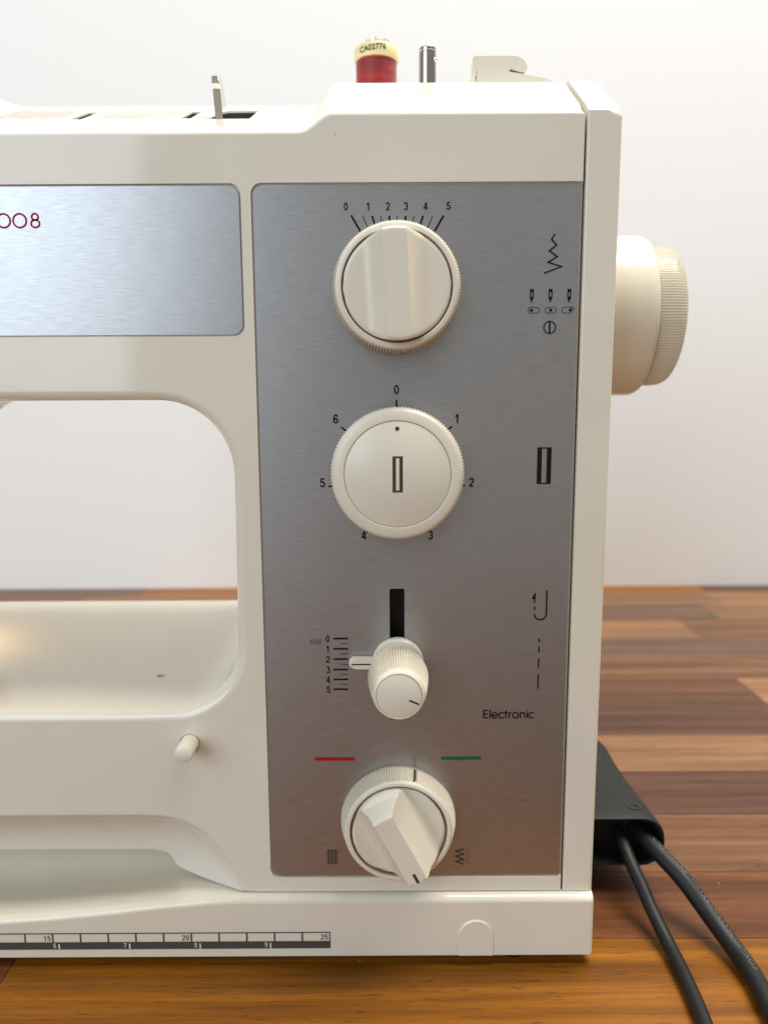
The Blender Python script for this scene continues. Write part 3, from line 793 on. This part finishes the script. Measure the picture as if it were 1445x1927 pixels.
m.add([(CX+0.01+(r)*cos(an)+sx*0.045*sin(an), -h, 5.73+r*sin(an)-sx*0.045*cos(an)) for r, h in ((1.995, 0.18), (1.875, 0.72)) for sx in (-1, 1)]+
      [(CX+0.01+(r)*cos(an)+sx*0.045*sin(an), -h, 5.73+r*sin(an)-sx*0.045*cos(an)) for r, h in ((1.93, 0.18), (1.80, 0.72)) for sx in (-1, 1)],
      [(0,1,3,2), (4,6,7,5), (0,2,6,4), (1,5,7,3), (0,4,5,1), (2,3,7,6)])
m.build('pointer_mark', INK_BROWN, dial, flat=True)

# ------------------------------------------------------------------ handwheel
def fw(u, v, h): return (7.36+h, 7.0+u, 23.42+v)
m = MB(); m.rings(lathe([(2.2, 0, 0), (2.9, 0.02, 0), (3.10, 0.10, 0), (3.12, 0.25, 0), (3.12, 2.5, 0), (3.10, 2.68, 0), (3.03, 2.80, 0), (2.90, 2.85, 0), (2.2, 2.82, 0)], fw, 160))
hwheel = m.build('handwheel', WHEEL, machine, angle=35)
m = MB(); m.rings(lathe([(2.5, 2.75, 0), (2.72, 2.83, 0.05), (2.73, 3.5, 0.055), (2.69, 3.80, 0.05), (2.60, 3.96, 0.03), (2.48, 4.03, 0.0), (1.9, 4.05, 0), (1.85, 3.9, 0), (0.001, 3.9, 0)], fw, 160*4, tooth4), True, False)
m.build('grip_rim', WHEEL, hwheel, angle=30)

# ------------------------------------------------------------------ top fittings
po = [(2.35, 28.9), (2.35, 30.45)]+[(2.62-0.42*cos(radians(a)), 30.62+0.34*sin(radians(a))) for a in range(-10, 91, 12)]+[(2.9, 30.93), (3.12, 30.7), (3.22, 30.3), (3.28, 28.9)]
rows_t = []
for x, s in ((-5.53, 0.93), (-5.50, 1), (-5.31, 1), (-5.28, 0.93)):
    rows_t.append([(x-0.10*(z-29.2)/1.7, 2.8+(y-2.8)*s, 29.9+(z-29.9)*(1 if s == 1 else 0.975)) for y, z in po])
MB().rings(rows_t).build('take_up_lever', CHROME, machine, angle=30)
# bobbin winder spindle
fr = lambda u, v, h: (1.59+u, 3.7+v, 30.8+h)
m = MB(); m.rings(lathe([(0.295, 0, 0), (0.295, 1.22, 0), (0.272, 1.245, 0), (0.272, 1.27, 0), (0.29, 1.29, 0), (0.29, 1.375, 0), (0.265, 1.41, 0), (0.001, 1.42, 0)], fr, 40), True, False)
sp = m.build('winder_spindle', STEEL, machine)
m = MB(); R_ = 0.07
m.rings(lathe([(R_*sin(pi*k/8)+0.0005, -R_*cos(pi*k/8), 0) for k in range(9)], lambda u, v, h: (1.84+u, 3.55+v, 31.78+h), 14))
m.build('detent_ball', CHROME, sp)
# bobbin winder stop
Yw = 4.1
def px(x, y):   # outline given on a 10-per-cm grid measured on the part
    return (3.16+(x-887)*0.01895, 32.13-(y-107)*0.0181)
wo = [(889, 111), (893, 107), (962, 107), (974, 109), (984, 115), (990, 124), (990, 133), (987, 137), (976, 137), (966, 133), (958, 131), (957, 136), (972, 139), (1020, 147), (1036, 152), (1040, 168), (1040, 190), (897, 190), (897, 150), (897, 129), (896, 143), (887, 143)]
wp = [px(*p) for p in wo]
m = MB(); m.rings([[(a, Yw, b) for a, b in wp], [(a, Yw+0.6, b) for a, b in wp]])
m.build('winder_stop', CREAM_LIGHT, machine, angle=40, bevel=0.05)
# faint threading print on the arm
S = []
def onslope(a, b): return (a, b, 28.42+0.46*b+0.008)
for x0, x1, sk in ((-13.2, -10.9, 0.0), (-9.6, -7.0, 0.0)):
    for k in range(26):
        x = x0+(x1-x0)*k/25; y0 = 2.7+0.5*random.random(); y1 = 4.4+1.2*random.random()
        S.append(stroke([(x, y0), (x+0.02, y1)], 0.022))
    for k in range(7):
        y = 2.45+0.12*k; x = x0+random.random()*0.2
        while x < x1-0.3:
            w_ = 0.08+random.random()*0.25; S.append(stroke([(x, y), (x+w_, y)], 0.03)); x += w_+0.1
S += [stroke([(-14, 2.28), (-11.2, 2.28)], 0.03), stroke([(-9.5, 2.3), (-7.2, 2.3)], 0.03)]
MB().sheet(S, onslope).build('threading_print', INK_FAINT, housing, flat=True)
# sewing lamp under the head
MB().rings(lathe([(0.9, 0, 0), (0.85, 0.25, 0), (0.6, 0.42, 0), (0.001, 0.48, 0)], lambda u, v, h: (-21.5+u, 6+v, 14.1-h), 28), True, False).build('lamp_lens', LENS, machine)
ll = bpy.data.lights.new('sewing_lamp', 'SPOT'); ll.spot_size = radians(120); ll.spot_blend = 0.9; ll.energy = 0.42; ll.color = (1.0, 0.68, 0.36); ll.shadow_soft_size = 0.02
lo = bpy.data.objects.new('sewing_lamp', ll); COL.objects.link(lo); lo.parent = machine; lo.location = W((-20.6, 6, 13.3))-W((-10, 6, ZT))

# ------------------------------------------------------------------ thread spool
spool = empty('thread_spool', (-0.22, 10, 31.3), 'red sewing thread spool with a cream cap on top of the machine', 'thread spool')
fs = lambda u, v, h: (-0.22+u, 10+v, 31.03+h)
rws = [(0.60, 0.05, 0)]
k = 0
h = 0.45
while h < 3.2:
    rws += [(0.862, h, 0), (0.845, h+0.03, 0)]; h += 0.06
m = MB(); m.rings(lathe([(0.4, 0.4, 0)]+rws[1:]+[(0.4, 3.22, 0)], fs, 48)); m.build('thread_winding', THREAD, spool, angle=60)
m = MB(); m.rings(lathe([(0.90, 0, 0), (0.93, 0.05, 0), (0.93, 0.38, 0), (0.89, 0.43, 0)], fs, 48)); m.build('bottom_flange', CAPMAT, spool)
m = MB(); m.rings(lathe([(0.85, 3.19, 0), (0.92, 3.21, 0), (0.94, 3.26, 0), (0.94, 3.62, 0), (0.90, 3.70, 0), (0.80, 3.72, 0), (0.2, 3.72, 0)], fs, 48)); cp = m.build('top_cap', CAPMAT, spool)
T = text('CA02776', 0, 0, 0.235, 0.022, 0.98)
m = MB(); th0 = radians(-100)
m.add([(-0.22+0.946*cos(th0+a/0.946), 10+0.946*sin(th0+a/0.946), 31.03+3.46+b+0.08*a) for a, b in T[0]], T[1]); m.build('cap_lettering', INK, cp, flat=True)
m = MB()
for cx_, w_, h_, y_ in ((-0.66, 0.26, 0.3, 9.4), (-0.34, 0.4, 0.42, 9.5), (0.02, 0.3, 0.26, 9.45)):
    n = 7; v = []
    for q in range(n):
        x = cx_+w_*q/(n-1); hh = h_*(0.35+0.65*random.random())
        v += [(x, y_+0.05*random.random(), 31.03+3.70), (x+0.02, y_-0.03+0.08*random.random(), 31.03+3.70+hh), (x+0.02, y_+0.03+0.08*random.random(), 31.03+3.70+hh), (x, y_+0.1, 31.03+3.70)]
    f = []
    for q in range(n-1):
        for a, b in ((0, 1), (1, 2), (2, 3)): f.append((q*4+a, q*4+b, q*4+4+b, q*4+4+a))
    f += [(0, 1, 2, 3), ((n-1)*4+3, (n-1)*4+2, (n-1)*4+1, (n-1)*4)]
    m.add(v, f)
m.build('torn_label', PAPER, spool, flat=True)

# ------------------------------------------------------------------ power lead
lead = empty('power_lead', (9.4, 7, ZT), 'black plug with two cables plugged in beside the handwheel end', 'power lead')
def sect(y, x0, x1, z0, z1, r):   # rounded section across the plug
    return [(a, y, b) for a, b in rrect(x0, x1, z0, z1, r, 5)]
m = MB()
secs = [sect(12.6, 7.6, 9.3, 1.6, 3.2, 0.5), sect(12.2, 7.45, 9.7, 1.4, 3.7, 0.6), sect(11.0, 7.42, 10.35, 1.3, 4.2, (1.3, 0.3, 0.3, 0.9)), sect(9.6, 7.42, 10.75, 1.3, 4.2, (1.25, 0.3, 0.3, 0.9)),
        sect(8.6, 7.42, 10.85, 1.3, 3.85, (1.1, 0.3, 0.3, 0.9)), sect(7.6, 7.42, 10.95, 1.35, 3.68, (1.05, 0.3, 0.3, 0.9)), sect(5.0, 7.42, 11.15, 1.4, 3.62, (1.0, 0.3, 0.5, 0.9)), sect(3.75, 7.45, 11.25, 1.45, 3.58, (0.95, 0.4, 0.6, 0.9)),
        sect(3.62, 7.5, 11.21, 1.5, 3.53, (0.92, 0.4, 0.6, 0.87)), sect(3.66, 7.6, 11.11, 1.6, 3.43, (0.85, 0.35, 0.55, 0.8)), sect(4.6, 7.65, 11.0, 1.65, 3.38, (0.8, 0.3, 0.5, 0.75))]
m.rings(secs); plug = m.build('plug_housing', RUBBER, lead, angle=45)
m = MB(); m.rings(lathe([(0.26, 0, 0), (0.26, 0.03, 0), (0.17, 0.03, 0), (0.17, 0, 0)], lambda u, v, h: (10.2+u, 4.4+v*0.9, 3.598+h), 24), False, False); m.build('screw_recess', BLACK, plug)
def smooth_path(P, n=10):
    P = [Vector(p) for p in P]; out = []
    Q = [P[0]*2-P[1]]+P+[P[-1]*2-P[-2]]
    for i in range(1, len(Q)-2):
        for k in range(n):
            t = k/n; a, b, c, e = Q[i-1], Q[i], Q[i+1], Q[i+2]
            out.append(0.5*((2*b)+(c-a)*t+(2*a-5*b+4*c-e)*t*t+(3*b-a-3*c+e)*t**3))
    out.append(P[-1]); return out
pa = smooth_path([(10.0, 6.6, 2.55), (10.25, 4.9, 2.6), (10.6, 3.7, 2.45), (10.95, 2.95, 2.25), (11.45, 2.15, 1.85), (12.0, 1.15, 1.2), (12.42, -0.1, 0.74), (12.55, -1.2, 0.63), (12.48, -2.4, 0.62), (12.3, -4.0, 0.62), (11.6, -8, 0.62), (11.0, -16, 0.62), (12, -30, 0.62), (14, -46, 0.62)])
pb = smooth_path([(9.75, 6.4, 2.4), (9.62, 4.8, 2.5), (9.6, 3.9, 2.4), (9.72, 2.95, 1.95), (9.9, 2.2, 1.5), (10.05, 1.45, 1.05), (10.22, 0.2, 0.64), (10.26, -0.8, 0.54), (10.22, -1.9, 0.53), (10.1, -3.4, 0.53), (9.6, -8, 0.53), (8.6, -16, 0.53), (9, -30, 0.53), (10, -46, 0.53)])
ca = MB().tube(pa, 0.335, 24).build('pedal_cable', RUBBER, lead); cb = MB().tube(pb, 0.255, 24).build('mains_cable', RUBBER, lead)
# faint raised approval marks along the thicker cable
def along(path, s):
    acc = 0
    for a, b in zip(path, path[1:]):
        d = (b-a).length
        if acc+d >= s: return a+(b-a)*((s-acc)/d), (b-a).normalized()
        acc += d
    return path[-1], (path[-1]-path[-2]).normalized()
m = MB()
for word, s0, hgt in (('NEMKO', 3.35, 0.20), ('FIMKO', 4.75, 0.20), ('SEMKO', 5.9, 0.20), ('DEMKO', 7.5, 0.20)):
    T = text(word, 0, 0, hgt, 0.0, 1.25, 'L'); w_ = max(p[0] for p in T[0])
    tri = [stroke([(-0.06, 0.10), (-0.22, 0), (-0.06, -0.10), (-0.06, 0.10)], 0.025), stroke([(w_+0.06, 0.10), (w_+0.22, 0), (w_+0.06, -0.10), (w_+0.06, 0.10)], 0.025)]
    for v, f in [T]+tri:
        out = []
        for a, b in v:
            p, t = along(pa, s0+a); side = t.cross(Vector((0, 0, 1))).normalized(); up = side.cross(t)
            th = radians(100)+b/0.335
            out.append(tuple(p+(side*cos(th)+up*sin(th))*0.341))
        m.add(out, f)
m.build('cable_lettering', RUBBER_INK, ca, flat=True)
